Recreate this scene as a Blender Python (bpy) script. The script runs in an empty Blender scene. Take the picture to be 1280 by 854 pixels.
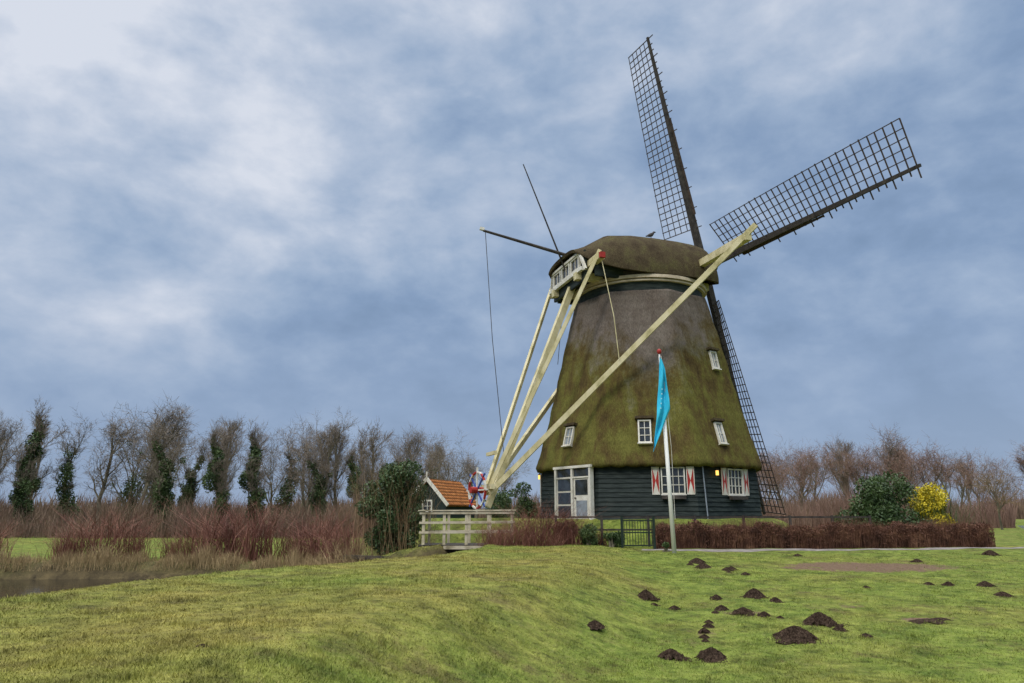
import bpy, math, random
import numpy as np
from mathutils import Vector, Matrix
scene=bpy.context.scene
COL=scene.collection
rng=random.Random(7); nr=np.random.RandomState(5)
scene.view_settings.view_transform='Standard'
scene.view_settings.look='None'
scene.view_settings.exposure=0
# ---------------------------------------------------------------- materials
def nm(name):
    m=bpy.data.materials.new(name); m.use_nodes=True
    nt=m.node_tree; b=nt.nodes["Principled BSDF"]
    return m,nt,b
def ramp(nt,fac,stops,interp='LINEAR'):
    r=nt.nodes.new('ShaderNodeValToRGB'); r.color_ramp.interpolation=interp
    e=r.color_ramp.elements
    while len(e)<len(stops): e.new(0.5)
    for i,(p,c) in enumerate(stops):
        e[i].position=p; e[i].color=(c[0],c[1],c[2],1) if hasattr(c,'__len__') else (c,c,c,1)
    nt.links.new(fac,r.inputs[0]); return r.outputs[0]
def pos(nt,scale=(1,1,1)):
    g=nt.nodes.new('ShaderNodeNewGeometry'); mp=nt.nodes.new('ShaderNodeMapping')
    mp.inputs['Scale'].default_value=scale
    nt.links.new(g.outputs['Position'],mp.inputs[0]); return mp.outputs[0]
def noise(nt,vec,scale,detail=4,rough=.55,dist=0):
    n=nt.nodes.new('ShaderNodeTexNoise'); n.inputs['Scale'].default_value=scale
    n.inputs['Detail'].default_value=detail; n.inputs['Roughness'].default_value=rough
    n.inputs['Distortion'].default_value=dist
    nt.links.new(vec,n.inputs['Vector']); return n.outputs['Fac']
def mathn(nt,op,a,b=None,clamp=False):
    n=nt.nodes.new('ShaderNodeMath'); n.operation=op; n.use_clamp=clamp
    for i,v in enumerate((a,b)):
        if v is None: continue
        if isinstance(v,(int,float)): n.inputs[i].default_value=v
        else: nt.links.new(v,n.inputs[i])
    return n.outputs[0]
def mix(nt,f,a,b,mode='MIX'):
    n=nt.nodes.new('ShaderNodeMix'); n.data_type='RGBA'; n.blend_type=mode
    if isinstance(f,(int,float)): n.inputs[0].default_value=f
    else: nt.links.new(f,n.inputs[0])
    for i,v in ((6,a),(7,b)):
        if hasattr(v,'__len__') and not isinstance(v,bpy.types.NodeSocket): n.inputs[i].default_value=(v[0],v[1],v[2],1)
        else: nt.links.new(v,n.inputs[i])
    return n.outputs[2]
def bump(nt,b,h,strength=.5,dist=.05):
    n=nt.nodes.new('ShaderNodeBump'); n.inputs['Strength'].default_value=strength; n.inputs['Distance'].default_value=dist
    nt.links.new(h,n.inputs['Height']); nt.links.new(n.outputs[0],b.inputs['Normal'])
def simple(name,cs,scale=3,stretch=(1,1,1),rough=.85,bs=0,bd=.02,detail=5,spec=.3,lo=.3,hi=.7):
    m,nt,b=nm(name); v=pos(nt,stretch); f=noise(nt,v,scale,detail,.6)
    n=len(cs); c=ramp(nt,f,[(lo+(hi-lo)*i/max(1,n-1),cs[i]) for i in range(n)])
    nt.links.new(c,b.inputs['Base Color']); b.inputs['Roughness'].default_value=rough
    b.inputs['Specular IOR Level'].default_value=spec
    if bs: bump(nt,b,noise(nt,v,scale*3,4,.6),bs,bd)
    return m
def grass_color(nt,bankattr=True):
    v=pos(nt); 
    big=noise(nt,v,.35,4,.6); med=noise(nt,v,2.2,6,.7); fine=noise(nt,v,14,4,.7)
    green=ramp(nt,med,[(.28,(.068,.105,.020)),(.5,(.145,.19,.033)),(.72,(.25,.29,.06))])
    yel=ramp(nt,med,[(.28,(.10,.088,.026)),(.5,(.215,.195,.046)),(.72,(.33,.29,.08))])
    if bankattr:
        a=nt.nodes.new('ShaderNodeAttribute'); a.attribute_name='bank'
        f=mathn(nt,'ADD',mathn(nt,'ADD',mathn(nt,'MULTIPLY',a.outputs['Fac'],.55),-.06),mathn(nt,'MULTIPLY',mathn(nt,'SUBTRACT',big,.45),2.8),True)
    else:
        f=mathn(nt,'MULTIPLY',mathn(nt,'SUBTRACT',big,.4),2.5,True)
    c=mix(nt,f,green,yel)
    c=mix(nt,mathn(nt,'MULTIPLY',mathn(nt,'SUBTRACT',fine,.5),1.6,True),c,(.30,.26,.11))
    pt=ramp(nt,noise(nt,v,.9,7,.76),[(.54,0),(.66,.75)])
    c=mix(nt,pt,c,(.125,.10,.042))
    dkp=ramp(nt,noise(nt,v,1.6,7,.74),[(.34,.58),(.52,1)])
    c=mix(nt,1.0,c,dkp,'MULTIPLY')
    return c,med,fine
def ground_mat():
    m,nt,b=nm('grass_ground'); c,med,fine=grass_color(nt)
    v=pos(nt)
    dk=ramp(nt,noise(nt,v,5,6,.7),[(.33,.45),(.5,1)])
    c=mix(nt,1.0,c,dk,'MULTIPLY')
    a=nt.nodes.new('ShaderNodeAttribute'); a.attribute_name='dirt'
    df=mathn(nt,'ADD',a.outputs['Fac'],mathn(nt,'MULTIPLY',mathn(nt,'SUBTRACT',noise(nt,v,3,5,.7),.5),1.6))
    df=ramp(nt,df,[(.42,0),(.62,1)])
    c=mix(nt,df,c,ramp(nt,fine,[(.3,(.09,.055,.034)),(.7,(.21,.145,.095))]))
    a2=nt.nodes.new('ShaderNodeAttribute'); a2.attribute_name='mud'
    c=mix(nt,a2.outputs['Fac'],c,ramp(nt,med,[(.3,(.035,.028,.018)),(.7,(.13,.10,.05))]))
    nt.links.new(c,b.inputs['Base Color']); b.inputs['Roughness'].default_value=.95; b.inputs['Specular IOR Level'].default_value=.1
    h=mathn(nt,'ADD',fine,mathn(nt,'MULTIPLY',noise(nt,v,4,5,.6),2))
    bump(nt,b,h,.9,.05); return m
def blade_mat():
    m,nt,b=nm('grass_blades'); c,_,_=grass_color(nt)
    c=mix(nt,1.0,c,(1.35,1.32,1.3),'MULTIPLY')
    nt.links.new(c,b.inputs['Base Color']); b.inputs['Roughness'].default_value=.7; b.inputs['Specular IOR Level'].default_value=.15
    return m
def thatch_mat(name,cap=False):
    m,nt,b=nm(name)
    v=pos(nt,(1,1,.2)); v2=pos(nt); streak=noise(nt,v,2.6,7,.68); fine=noise(nt,pos(nt,(1,1,.3)),26,4,.7); blot=noise(nt,v2,.8,7,.68)
    grey=ramp(nt,mathn(nt,'ADD',mathn(nt,'MULTIPLY',streak,.5),mathn(nt,'MULTIPLY',blot,.5)),[(.34,(.095,.075,.061)),(.5,(.145,.120,.100)),(.66,(.195,.168,.142))])
    moss=ramp(nt,mathn(nt,'ADD',mathn(nt,'MULTIPLY',streak,.5),mathn(nt,'MULTIPLY',blot,.5)),[(.36,(.062,.042,.021)),(.45,(.105,.078,.028)),(.53,(.130,.118,.032)),(.66,(.175,.172,.044))])
    sep=nt.nodes.new('ShaderNodeSeparateXYZ'); g=nt.nodes.new('ShaderNodeNewGeometry'); nt.links.new(g.outputs['Position'],sep.inputs[0])
    if cap:
        c=ramp(nt,mathn(nt,'ADD',mathn(nt,'MULTIPLY',noise(nt,v2,1.6,7,.68),.6),mathn(nt,'MULTIPLY',streak,.4)),[(.36,(.045,.032,.021)),(.5,(.080,.062,.036)),(.62,(.10,.088,.040)),(.72,(.125,.115,.045))])
    else:
        zz=mathn(nt,'ADD',sep.outputs[2],mathn(nt,'MULTIPLY',mathn(nt,'SUBTRACT',blot,.5),8))
        zz=mathn(nt,'ADD',zz,mathn(nt,'MULTIPLY',mathn(nt,'SUBTRACT',streak,.5),4.5))
        xr=mathn(nt,'MULTIPLY',mathn(nt,'ABSOLUTE',mathn(nt,'SUBTRACT',sep.outputs[0],5.6)),-.8)
        zz=mathn(nt,'ADD',zz,xr)
        f=ramp(nt,mathn(nt,'DIVIDE',zz,14),[(.43,0),(.58,1)])
        c=mix(nt,f,moss,grey)
        band=mathn(nt,'MULTIPLY',mathn(nt,'SINE',mathn(nt,'MULTIPLY',sep.outputs[2],16)),.5)
        c=mix(nt,mathn(nt,'ADD',mathn(nt,'MULTIPLY',band,.1),.06),c,(.05,.04,.02))
    c=mix(nt,1.0,c,ramp(nt,fine,[(.3,.62),(.65,1.22)]),'MULTIPLY')
    nt.links.new(c,b.inputs['Base Color']); b.inputs['Roughness'].default_value=1; b.inputs['Specular IOR Level'].default_value=.05
    bump(nt,b,fine if cap else mathn(nt,'ADD',fine,mathn(nt,'MULTIPLY',blot,1.0)),.8,.05); return m
M={}
M['ground']=ground_mat(); M['blade']=blade_mat()
M['thatch']=thatch_mat('thatch'); M['capthatch']=thatch_mat('cap_thatch',True)
M['board']=simple('tarred_boards',[(.009,.014,.013),(.022,.031,.028),(.042,.054,.048)],2.5,(1,1,6),.65,.4,spec=.2)
M['darkwood']=simple('dark_wood',[(.022,.018,.016),(.05,.042,.036),(.08,.066,.054)],4,(1,1,1),.75,.3)
M['sailwood']=simple('sail_wood',[(.045,.032,.027),(.085,.063,.052)],4,(1,1,1),.8)
M['cream']=simple('cream_weathered_paint',[(.26,.23,.10),(.50,.44,.235),(.62,.55,.33),(.68,.61,.41)],2.4,(1,1,.6),.75,.3,.01,7,lo=.28,hi=.66)
M['peach']=simple('peach_trim_paint',[(.36,.29,.20),(.56,.47,.35),(.66,.56,.44)],2,(1,1,1),.7)
M['white']=simple('white_paint',[(.48,.45,.36),(.65,.62,.54),(.74,.72,.65)],2.5,(1,1,1),.6,detail=7)
M['polewhite']=simple('flagpole_paint',[(.68,.66,.60),(.8,.79,.75)],2.5,(1,1,.3),.45)
M['bridgewhite']=simple('bridge_white_paint',[(.24,.20,.12),(.50,.44,.31),(.64,.58,.44)],2.5,(1,1,1),.75,.3)
M['red']=simple('red_paint',[(.28,.02,.015),(.42,.035,.025)],3,rough=.55)
M['blue']=simple('blue_paint',[(.03,.06,.25),(.05,.09,.32)],3,rough=.55)
m,nt,b=nm('window_glass'); b.inputs['Roughness'].default_value=.08; b.inputs['Specular IOR Level'].default_value=.6
nt.links.new(ramp(nt,noise(nt,pos(nt),3),[(.3,(.008,.01,.012)),(.7,(.04,.05,.06))]),b.inputs['Base Color']); M['glass']=m
m,nt,b=nm('curtain_glass'); b.inputs['Roughness'].default_value=.15
nt.links.new(ramp(nt,noise(nt,pos(nt),3),[(.3,(.16,.19,.22)),(.7,(.3,.33,.36))]),b.inputs['Base Color']); M['paleglass']=m
m,nt,b=nm('water'); b.inputs['Roughness'].default_value=.09
nt.links.new(ramp(nt,noise(nt,pos(nt),.7),[(.3,(.014,.012,.008)),(.7,(.03,.024,.016))]),b.inputs['Base Color']); b.inputs['Specular IOR Level'].default_value=.25
bump(nt,b,noise(nt,pos(nt,(1,1,1)),3,3,.5),.3,.04); M['water']=m
M['soil']=simple('molehill_soil',[(.020,.013,.010),(.055,.037,.026),(.125,.085,.060)],26,(1,1,1),1,1,.025,7,.05)
M['bark']=simple('bark',[(.065,.055,.038),(.135,.118,.08),(.21,.195,.13)],3,(1,1,.4),.95,.4)
M['twig']=simple('twigs_brown',[(.125,.098,.076),(.23,.188,.148)],.4,(1,1,1),.9)
M['twigred']=simple('twigs_reddish',[(.15,.088,.064),(.26,.168,.122)],.3,(1,1,1),.9)
M['twigtan']=simple('twigs_tan',[(.17,.11,.055),(.27,.19,.10)],.4,(1,1,1),.9)
M['ivy']=simple('ivy_leaves',[(.022,.042,.013),(.05,.082,.024),(.11,.15,.05)],.8,(1,1,1),.6)
M['everg']=simple('evergreen_leaves',[(.022,.040,.014),(.048,.086,.026),(.11,.155,.055)],2.2,(1,1,1),.5)
M['yellow']=simple('yellow_blossom',[(.24,.23,.02),(.56,.45,.02),(.72,.58,.03)],2.5,(1,1,1),.6)
M['redstem']=simple('red_stems',[(.085,.030,.022),(.175,.070,.048),(.32,.16,.105)],1.1,(1,1,.4),.7)
M['brush']=simple('undergrowth_stems',[(.085,.056,.040),(.165,.112,.078),(.245,.17,.11)],.35,(1,1,1),.9)
M['reed']=simple('dry_reed',[(.20,.14,.065),(.40,.30,.155)],.8,(1,1,1),.9)
M['hedge']=simple('russet_hedge',[(.045,.021,.014),(.125,.056,.035),(.23,.118,.070)],2.5,(1,1,1),.8)
M['path']=simple('gravel_path',[(.12,.10,.09),(.2,.18,.16),(.28,.25,.22)],4,(1,1,1),.95,.4)
M['cyan']=simple('cyan_flag_cloth',[(.02,.42,.64),(.05,.56,.78)],2,(1,1,1),.7)
M['flagtext']=simple('flag_print',[(.35,.66,.78),(.42,.72,.82)],2,(1,1,1),.7)
M['gateiron']=simple('green_iron',[(.01,.02,.015),(.02,.035,.025)],3,rough=.5)
M['pigeon']=simple('bird_feathers',[(.04,.035,.035),(.09,.08,.08)],12)
M['shedwall']=simple('green_boards',[(.010,.02,.019),(.022,.038,.034)],3,(1,1,1),.7)
m,nt,b=nm('orange_tiles')
v=pos(nt); w=nt.nodes.new('ShaderNodeTexWave'); w.bands_direction='Z'; w.inputs['Scale'].default_value=1.9; w.inputs['Distortion'].default_value=.3
nt.links.new(v,w.inputs[0])
w2=nt.nodes.new('ShaderNodeTexWave'); w2.bands_direction='Y'; w2.inputs['Scale'].default_value=1.3; nt.links.new(v,w2.inputs[0])
c=ramp(nt,noise(nt,v,6,5,.7),[(.3,(.12,.05,.02)),(.5,(.36,.13,.035)),(.7,(.50,.22,.07))])
c=mix(nt,1.0,c,ramp(nt,w.outputs['Fac'],[(.1,.4),(.4,1)]),'MULTIPLY')
c=mix(nt,1.0,c,ramp(nt,w2.outputs['Fac'],[(.1,.6),(.5,1)]),'MULTIPLY')
nt.links.new(c,b.inputs['Base Color']); b.inputs['Roughness'].default_value=.9; b.inputs['Specular IOR Level'].default_value=.1; bump(nt,b,w.outputs['Fac'],.6,.04); M['tile']=m
m,nt,b=nm('lantern_glow'); b.inputs['Base Color'].default_value=(.9,.5,.1,1); b.inputs['Emission Color'].default_value=(1,.55,.12,1); b.inputs['Emission Strength'].default_value=1.6; M['glow']=m
# ---------------------------------------------------------------- mesh helpers
def label(o,lab,cat,group=None,kind=None):
    if lab: o['label']=lab
    if cat: o['category']=cat
    if group: o['group']=group
    if kind: o['kind']=kind
    return o
def empty(name,loc,lab,cat,group=None):
    e=bpy.data.objects.new(name,None); e.location=loc; e.empty_display_size=.3; COL.objects.link(e)
    return label(e,lab,cat,group)
def wpos(o):
    p=Vector(o.location); q=o.parent
    while q: p=p+Vector(q.location); q=q.parent
    return p
def attach(o,parent,world):
    o.location=Vector(world)
    if parent is not None:
        o.parent=parent; o.location=Vector(world)-wpos(parent)
def mesh_obj(name,V,F,mat,parent=None,smooth=False,matidx=None,origin=None):
    V=np.asarray(V,dtype=float).reshape(-1,3)
    c=(V.min(0)+V.max(0))/2 if origin is None else np.array(origin,dtype=float)
    if origin is None: c[2]=V[:,2].min()
    me=bpy.data.meshes.new(name); me.from_pydata((V-c).tolist(),[],F if isinstance(F,list) else F.tolist())
    for mm in (mat if isinstance(mat,(list,tuple)) else [mat]): me.materials.append(mm)
    if matidx is not None: me.polygons.foreach_set('material_index',matidx)
    if smooth: me.polygons.foreach_set('use_smooth',[True]*len(me.polygons))
    me.update()
    o=bpy.data.objects.new(name,me); COL.objects.link(o); attach(o,parent,c); return o
class MB:
    def __init__(s): s.v=[];s.f=[];s.m=[]
    def add(s,V,F,mi=0):
        n=len(s.v); s.v+= [tuple(p) for p in V]; s.f+=[tuple(i+n for i in f) for f in F]; s.m+=[mi]*len(F)
    def hexa(s,P,mi=0):
        s.add(P,[(0,3,2,1),(4,5,6,7),(0,1,5,4),(1,2,6,5),(2,3,7,6),(3,0,4,7)],mi)
    def box(s,c,ax,ay,az,hx,hy,hz,mi=0):
        c=Vector(c);ax=Vector(ax);ay=Vector(ay);az=Vector(az)
        P=[c+ax*a*hx+ay*b_*hy+az*d*hz for d in(-1,1) for a,b_ in((-1,-1),(1,-1),(1,1),(-1,1))]
        s.hexa(P,mi)
    def beam(s,p0,p1,w,h,w1=None,h1=None,up=(0,0,1),mi=0):
        p0=Vector(p0);p1=Vector(p1);d=(p1-p0).normalized();u=Vector(up)
        x=d.cross(u)
        if x.length<1e-3: x=d.cross(Vector((1,0,0)))
        x.normalize(); y=x.cross(d).normalized()
        w1=w if w1 is None else w1;h1=h if h1 is None else h1
        P=[p0+x*a*w/2+y*b_*h/2 for a,b_ in((-1,-1),(1,-1),(1,1),(-1,1))]+[p1+x*a*w1/2+y*b_*h1/2 for a,b_ in((-1,-1),(1,-1),(1,1),(-1,1))]
        s.hexa(P,mi)
    def tube(s,pts,rad,n=8,mi=0,cap=True):
        pts=[Vector(p) for p in pts]
        base=len(s.v)
        for i,p in enumerate(pts):
            d=(pts[min(i+1,len(pts)-1)]-pts[max(i-1,0)]).normalized()
            x=d.cross(Vector((0,0,1)));
            if x.length<1e-2: x=d.cross(Vector((0,1,0)))
            x.normalize(); y=d.cross(x)
            r=rad[i] if hasattr(rad,'__len__') else rad
            for k in range(n):
                a=2*math.pi*k/n; s.v.append(tuple(p+x*math.cos(a)*r+y*math.sin(a)*r))
        for i in range(len(pts)-1):
            for k in range(n):
                a=base+i*n+k;b_=base+i*n+(k+1)%n; s.f.append((a,b_,b_+n,a+n)); s.m.append(mi)
        if cap:
            s.f.append(tuple(base+k for k in range(n))[::-1]); s.m.append(mi)
            s.f.append(tuple(base+(len(pts)-1)*n+k for k in range(n))); s.m.append(mi)
    def sphere(s,c,r,n=10,mi=0,sc=(1,1,1)):
        c=Vector(c);V=[];F=[]
        for i in range(n+1):
            t=math.pi*i/n
            for k in range(n):
                a=2*math.pi*k/n; V.append(c+Vector((math.sin(t)*math.cos(a)*r*sc[0],math.sin(t)*math.sin(a)*r*sc[1],math.cos(t)*r*sc[2])))
        for i in range(n):
            for k in range(n): F.append((i*n+k,i*n+(k+1)%n,(i+1)*n+(k+1)%n,(i+1)*n+k)[::-1])
        s.add(V,F,mi)
    def make(s,name,mat,parent=None,smooth=False):
        return mesh_obj(name,s.v,s.f,mat,parent,smooth,s.m)
def onebeam(name,mat,parent,*a,**k):
    mb=MB(); mb.beam(*a,**k); return mb.make(name,mat,parent)
# ---------------------------------------------------------------- terrain
def sst(a,b,x):
    t=np.clip((x-a)/(b-a),0,1); return t*t*(3-2*t)
WP=[(-9,-12),(-7.6,5),(-6.9,10.2),(-5.9,14),(-3.9,17.6),(-1.8,21),(-.9,24.5),(-.8,28.6),(-2.3,28.6),(-2.6,27),(-3.2,25.5),(-6,27.0),(-9,30.6),(-14,33.0),(-22,32.4),(-70,29),(-70,-12)]
WP2=[(21.3,31),(34,34),(140,60),(140,125),(84,125),(61,90),(41.5,60),(28.6,42)]
def sdin(x,y,poly):
    d=np.full(x.shape,1e9); ins=np.zeros(x.shape,bool); n=len(poly)
    for i in range(n):
        x0,y0=poly[i];x1,y1=poly[(i+1)%n]; ex,ey=x1-x0,y1-y0
        t=np.clip(((x-x0)*ex+(y-y0)*ey)/(ex*ex+ey*ey),0,1)
        d=np.minimum(d,np.hypot(x-x0-t*ex,y-y0-t*ey))
        c=((y0>y)!=(y1>y))&(x<(x1-x0)*(y-y0)/(y1-y0+1e-12)+x0); ins^=c
    return np.where(ins,d,-d)
def plateau(x,y):
    xr=np.interp(y,[-20,7.5,12,18,24,30],[-2.2,-.9,.9,2.6,3.3,3.8])
    return (1-sst(-1.3,1.5,x-xr))*(1-sst(27,31,y))
def G(x,y):
    x=np.asarray(x,float);y=np.asarray(y,float)
    field=-.25+.75*np.clip((y-10)/15,0,1)
    pl=plateau(x,y); z=field+(.54+.08*sst(16,28,y)-field)*pl
    L=sst(-2.2,-6,x)*sst(24,28,y)
    z=z*(1-L)+(-.35+.35*sst(40,90,y))*L
    ax,ay,bx,by=-2.,32.5,6.14,33.
    t=np.clip(((x-ax)*(bx-ax)+(y-ay)*(by-ay))/((bx-ax)**2+(by-ay)**2),0,1)
    d=np.hypot(x-ax-t*(bx-ax),y-ay-t*(by-ay)); r0=1.6+3.6*t
    m=1-sst(0,1.9,d-r0); z=z+m*(1.5-z)
    z=z+.018*np.sin(1.3*x+.7*y+.5)*np.sin(.9*y-.6*x)+.012*np.sin(3.7*x+1.1*y)*np.sin(3.1*y-1.7*x+2)
    s=sdin(x,y,WP); z=z+(-1.75-z)*sst(0,1.5,s)
    s=sdin(x,y,WP2); z=z+(-.6-z)*sst(0,1.2,s)
    return z
def g(x,y): return float(G(np.array([x]),np.array([y]))[0])
N=430
t=np.linspace(-1,1,N); k=6.6; s=1400/math.sinh(k)
xs=s*np.sinh(k*t)+.5; ys=s*np.sinh(k*t)+13
X,Y=np.meshgrid(xs,ys); Xf=X.ravel();Yf=Y.ravel(); Z=G(Xf,Yf)
ii=(np.arange(N-1)[:,None]*N+np.arange(N-1)[None,:]).ravel()
F=np.stack([ii,ii+1,ii+N+1,ii+N],1)
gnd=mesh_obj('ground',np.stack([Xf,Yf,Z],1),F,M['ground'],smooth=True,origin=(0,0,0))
def fattr(o,name,vals):
    a=o.data.attributes.new(name,'FLOAT','POINT'); a.data.foreach_set('value',np.asarray(vals,dtype=np.float32))
fattr(gnd,'bank',plateau(Xf,Yf)*(1-.5*sst(20,30,Yf)))
def dirtf(x,y):
    return np.exp(-(((x-9.6)/2.7)**2+((y-20.3)/1.15)**2)**2)*.85+np.exp(-(((x-6.3)/.5)**2+((y-14.3)/.3)**2))*.6+np.exp(-(((x-4.2)/.7)**2+((y-13.6)/.35)**2))*.5+np.exp(-(((x-3.0)/.35)**2+((y-11.9)/.5)**2))*.5+np.exp(-(((x-7.0)/.6)**2+((y-13.0)/.22)**2))*.8
fattr(gnd,'dirt',dirtf(Xf,Yf))
fattr(gnd,'mud',np.maximum(sst(-.15,.35,sdin(Xf,Yf,WP)),.75*sst(-1.6,-.2,sdin(Xf,Yf,WP))*sst(24,30,Yf)*sst(-3,-5,Xf)))
label(gnd,'mossy green grass field with a low bank','ground',kind='structure')
def quad(name,x0,x1,y0,y1,z,mat,lab):
    o=mesh_obj(name,[(x0,y0,z),(x1,y0,z),(x1,y1,z),(x0,y1,z)],[(0,1,2,3)],mat); label(o,lab,name,kind='structure'); return o
quad('water',-75,.5,-15,35,-1.0,M['water'],'dark still canal water below the grass bank')
quad('water',20,145,30,128,.12,M['water'],'distant pale lake water')
# path
pc=[(4.4,25.3),(6,24.9),(8,24.9),(11,25.1),(14,25.6),(18,26.6),(24,28.8),(27,29.5)]
V=[];Fp=[]
pts=[]
for a,b_ in zip(pc[:-1],pc[1:]):
    for q in range(12): pts.append((a[0]+(b_[0]-a[0])*q/12,a[1]+(b_[1]-a[1])*q/12))
for i,(px_,py_) in enumerate(pts):
    a=pts[max(i-1,0)];b_=pts[min(i+1,len(pts)-1)]; d=Vector((b_[0]-a[0],b_[1]-a[1])).normalized(); nx,ny=-d.y,d.x
    w=.42+.05*math.sin(i*.9)
    for j in range(5):
        f=(j/2-1)*w; x=px_+nx*f;y=py_+ny*f; V.append((x,y,g(x,y)+.018-(.012 if j in(0,4) else 0)))
for i in range(len(pts)-1):
    for j in range(4): a=i*5+j; Fp.append((a,a+5,a+6,a+1))
pth=mesh_obj('path',V,Fp,M['path'],smooth=True); label(pth,'narrow grey gravel path beside the hedge','path',kind='structure')
# ---------------------------------------------------------------- grass blades
def blades(n,r0,r1,seed):
    R=np.random.RandomState(seed)
    r=np.exp(R.uniform(math.log(r0),math.log(r1),n)); a=R.uniform(-.72,.70,n)
    x=r*np.sin(a);y=r*np.cos(a)
    ok=(sdin(x,y,WP)<.25)&(np.hypot(x-6.14,y-33)>6)&~((y>23.9)&(x>4.2))
    ok&=(R.rand(n)>np.clip(dirtf(x,y)*1.25,0,.93))
    x=x[ok];y=y[ok];r=r[ok];n=len(x); z=G(x,y)-.008
    cl=.5+.5*np.sin(x*2.1+np.sin(y*1.7)*2)*np.sin(y*2.6+np.sin(x*1.3)*2)
    cl2=(np.sin(x*7.3+np.sin(y*5)*1.5)*np.sin(y*6.1+1.5*np.sin(x*4.1))>.5)
    h=R.uniform(.010,.034,n)*(.7+.7*cl)*(1+.6*cl2); w=(.0024+.00040*r); th=R.uniform(0,2*math.pi,n)
    lx=R.normal(0,.020,n);ly=R.normal(0,.020,n)
    V=np.zeros((n,3,3)); V[:,0]=np.stack([x-w*np.cos(th),y-w*np.sin(th),z],1); V[:,1]=np.stack([x+w*np.cos(th),y+w*np.sin(th),z],1); V[:,2]=np.stack([x+lx,y+ly,z+h],1)
    return V.reshape(-1,3),x,y
V,bx_,by_=blades(400000,4.6,29,3)
n=len(V)//3
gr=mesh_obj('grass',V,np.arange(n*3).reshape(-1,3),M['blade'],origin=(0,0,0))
fattr(gr,'bank',np.repeat(plateau(bx_,by_),3))
label(gr,'short mossy grass blades covering the field','grass',kind='stuff')
def stems(x,y,z,h,lean,w,R,curve=0.3,segs=2):
    n=len(x); th=R.uniform(0,2*math.pi,n); dx=R.normal(0,1,n)*lean;dy=R.normal(0,1,n)*lean
    V=np.zeros((n,5,3)); px=np.cos(th)*w;py=np.sin(th)*w
    V[:,0]=np.stack([x-px,y-py,z],1);V[:,1]=np.stack([x+px,y+py,z],1)
    mx=x+dx*h*.4;my=y+dy*h*.4;mz=z+h*.55
    V[:,2]=np.stack([mx+px*.7,my+py*.7,mz],1);V[:,3]=np.stack([mx-px*.7,my-py*.7,mz],1)
    V[:,4]=np.stack([x+dx*h*(1+curve)+R.normal(0,.04,n)*h,y+dy*h*(1+curve)+R.normal(0,.04,n)*h,z+h],1)
    i=np.arange(n)[:,None]*5
    F=[tuple(r) for r in (i+np.array([[0,1,2,3]])).tolist()]+[tuple(r) for r in (i+np.array([[3,2,4]])).tolist()]
    return V.reshape(-1,3),F
# ---------------------------------------------------------------- windmill
MX,MY=6.08,33.0
mill=empty('windmill',(MX,MY,1.5),'large octagonal thatched drainage windmill with dark boarded base and lattice sails','windmill')
phi0=math.atan2(-33,-6.14)
def fn(kf): a=phi0+kf*math.pi/4; return Vector((math.cos(a),math.sin(a),0))
prof=[(3.45,4.82),(3.64,4.78),(4.2,4.62),(5.3,4.32),(6.5,4.03),(7.6,3.79),(8.7,3.56),(9.7,3.33),(10.6,3.12),(11.2,2.98)]
def apo(z): return float(np.interp(z,[p[0] for p in prof],[p[1] for p in prof]))
def octr(th,a,p=.88):
    l=(th-phi0+math.pi/8)%(math.pi/4)-math.pi/8
    return a/(math.cos(l)**p)
nth=160; zs=np.linspace(3.5,11.2,70)
V=[];Fb=[]
def ringpt(th,a,z): r=octr(th,a); return (MX+math.cos(th)*r,MY+math.sin(th)*r,z)
allr=[]
allr.append([ringpt(phi0+2*math.pi*i/nth,4.3,3.75) for i in range(nth)])
allr.append([ringpt(phi0+2*math.pi*i/nth,4.55,3.58) for i in range(nth)])
allr.append([ringpt(phi0+2*math.pi*i/nth,4.75,3.47+.03*math.sin(i*1.7)+rng.uniform(-.015,.015)) for i in range(nth)])
for j,z in enumerate(zs[1:]):
    row=[]
    for i in range(nth):
        th=phi0+2*math.pi*i/nth
        a=apo(z)+.018*math.sin(7*th+z*1.9)*math.sin(z*2.3+3*th)+.012*math.sin(23*th+z*5)+rng.uniform(-.006,.006)
        row.append(ringpt(th,a,z))
    allr.append(row)
allr.append([ringpt(phi0+2*math.pi*i/nth,2.6,11.25) for i in range(nth)])
V=[p for r in allr for p in r]
for j in range(len(allr)-1):
    for i in range(nth): a=j*nth+i;b_=j*nth+(i+1)%nth; Fb.append((a,b_,b_+nth,a+nth))
mesh_obj('thatched_body',V,Fb,M['thatch'],mill,True)
def awall(z): return 4.58-.06*(z-1.3)
nb=14; h=2.5/nb
rg=[]
for i in range(nb):
    z0=1.25+i*h
    for zz,o in((z0,.035),(z0+h,0)):
        a=awall(zz)+o; rg.append([(MX+math.cos(phi0+math.pi/8+q*math.pi/4)*a/math.cos(math.pi/8),MY+math.sin(phi0+math.pi/8+q*math.pi/4)*a/math.cos(math.pi/8),zz) for q in range(8)])
V=[p for r in rg for p in r];Fw=[]
for j in range(len(rg)-1):
    for i in range(8): a=j*8+i;b_=j*8+(i+1)%8; Fw.append((a,b_,b_+8,a+8))
mesh_obj('lower_wall',V,Fw,M['board'],mill)
def facept(kf,s_,z,off,wall=True):
    n=fn(kf); t=Vector((-n.y,n.x,0)); a=(awall(z) if wall else apo(z))+off
    return Vector((MX,MY,0))+n*a+t*s_+Vector((0,0,z))
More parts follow.
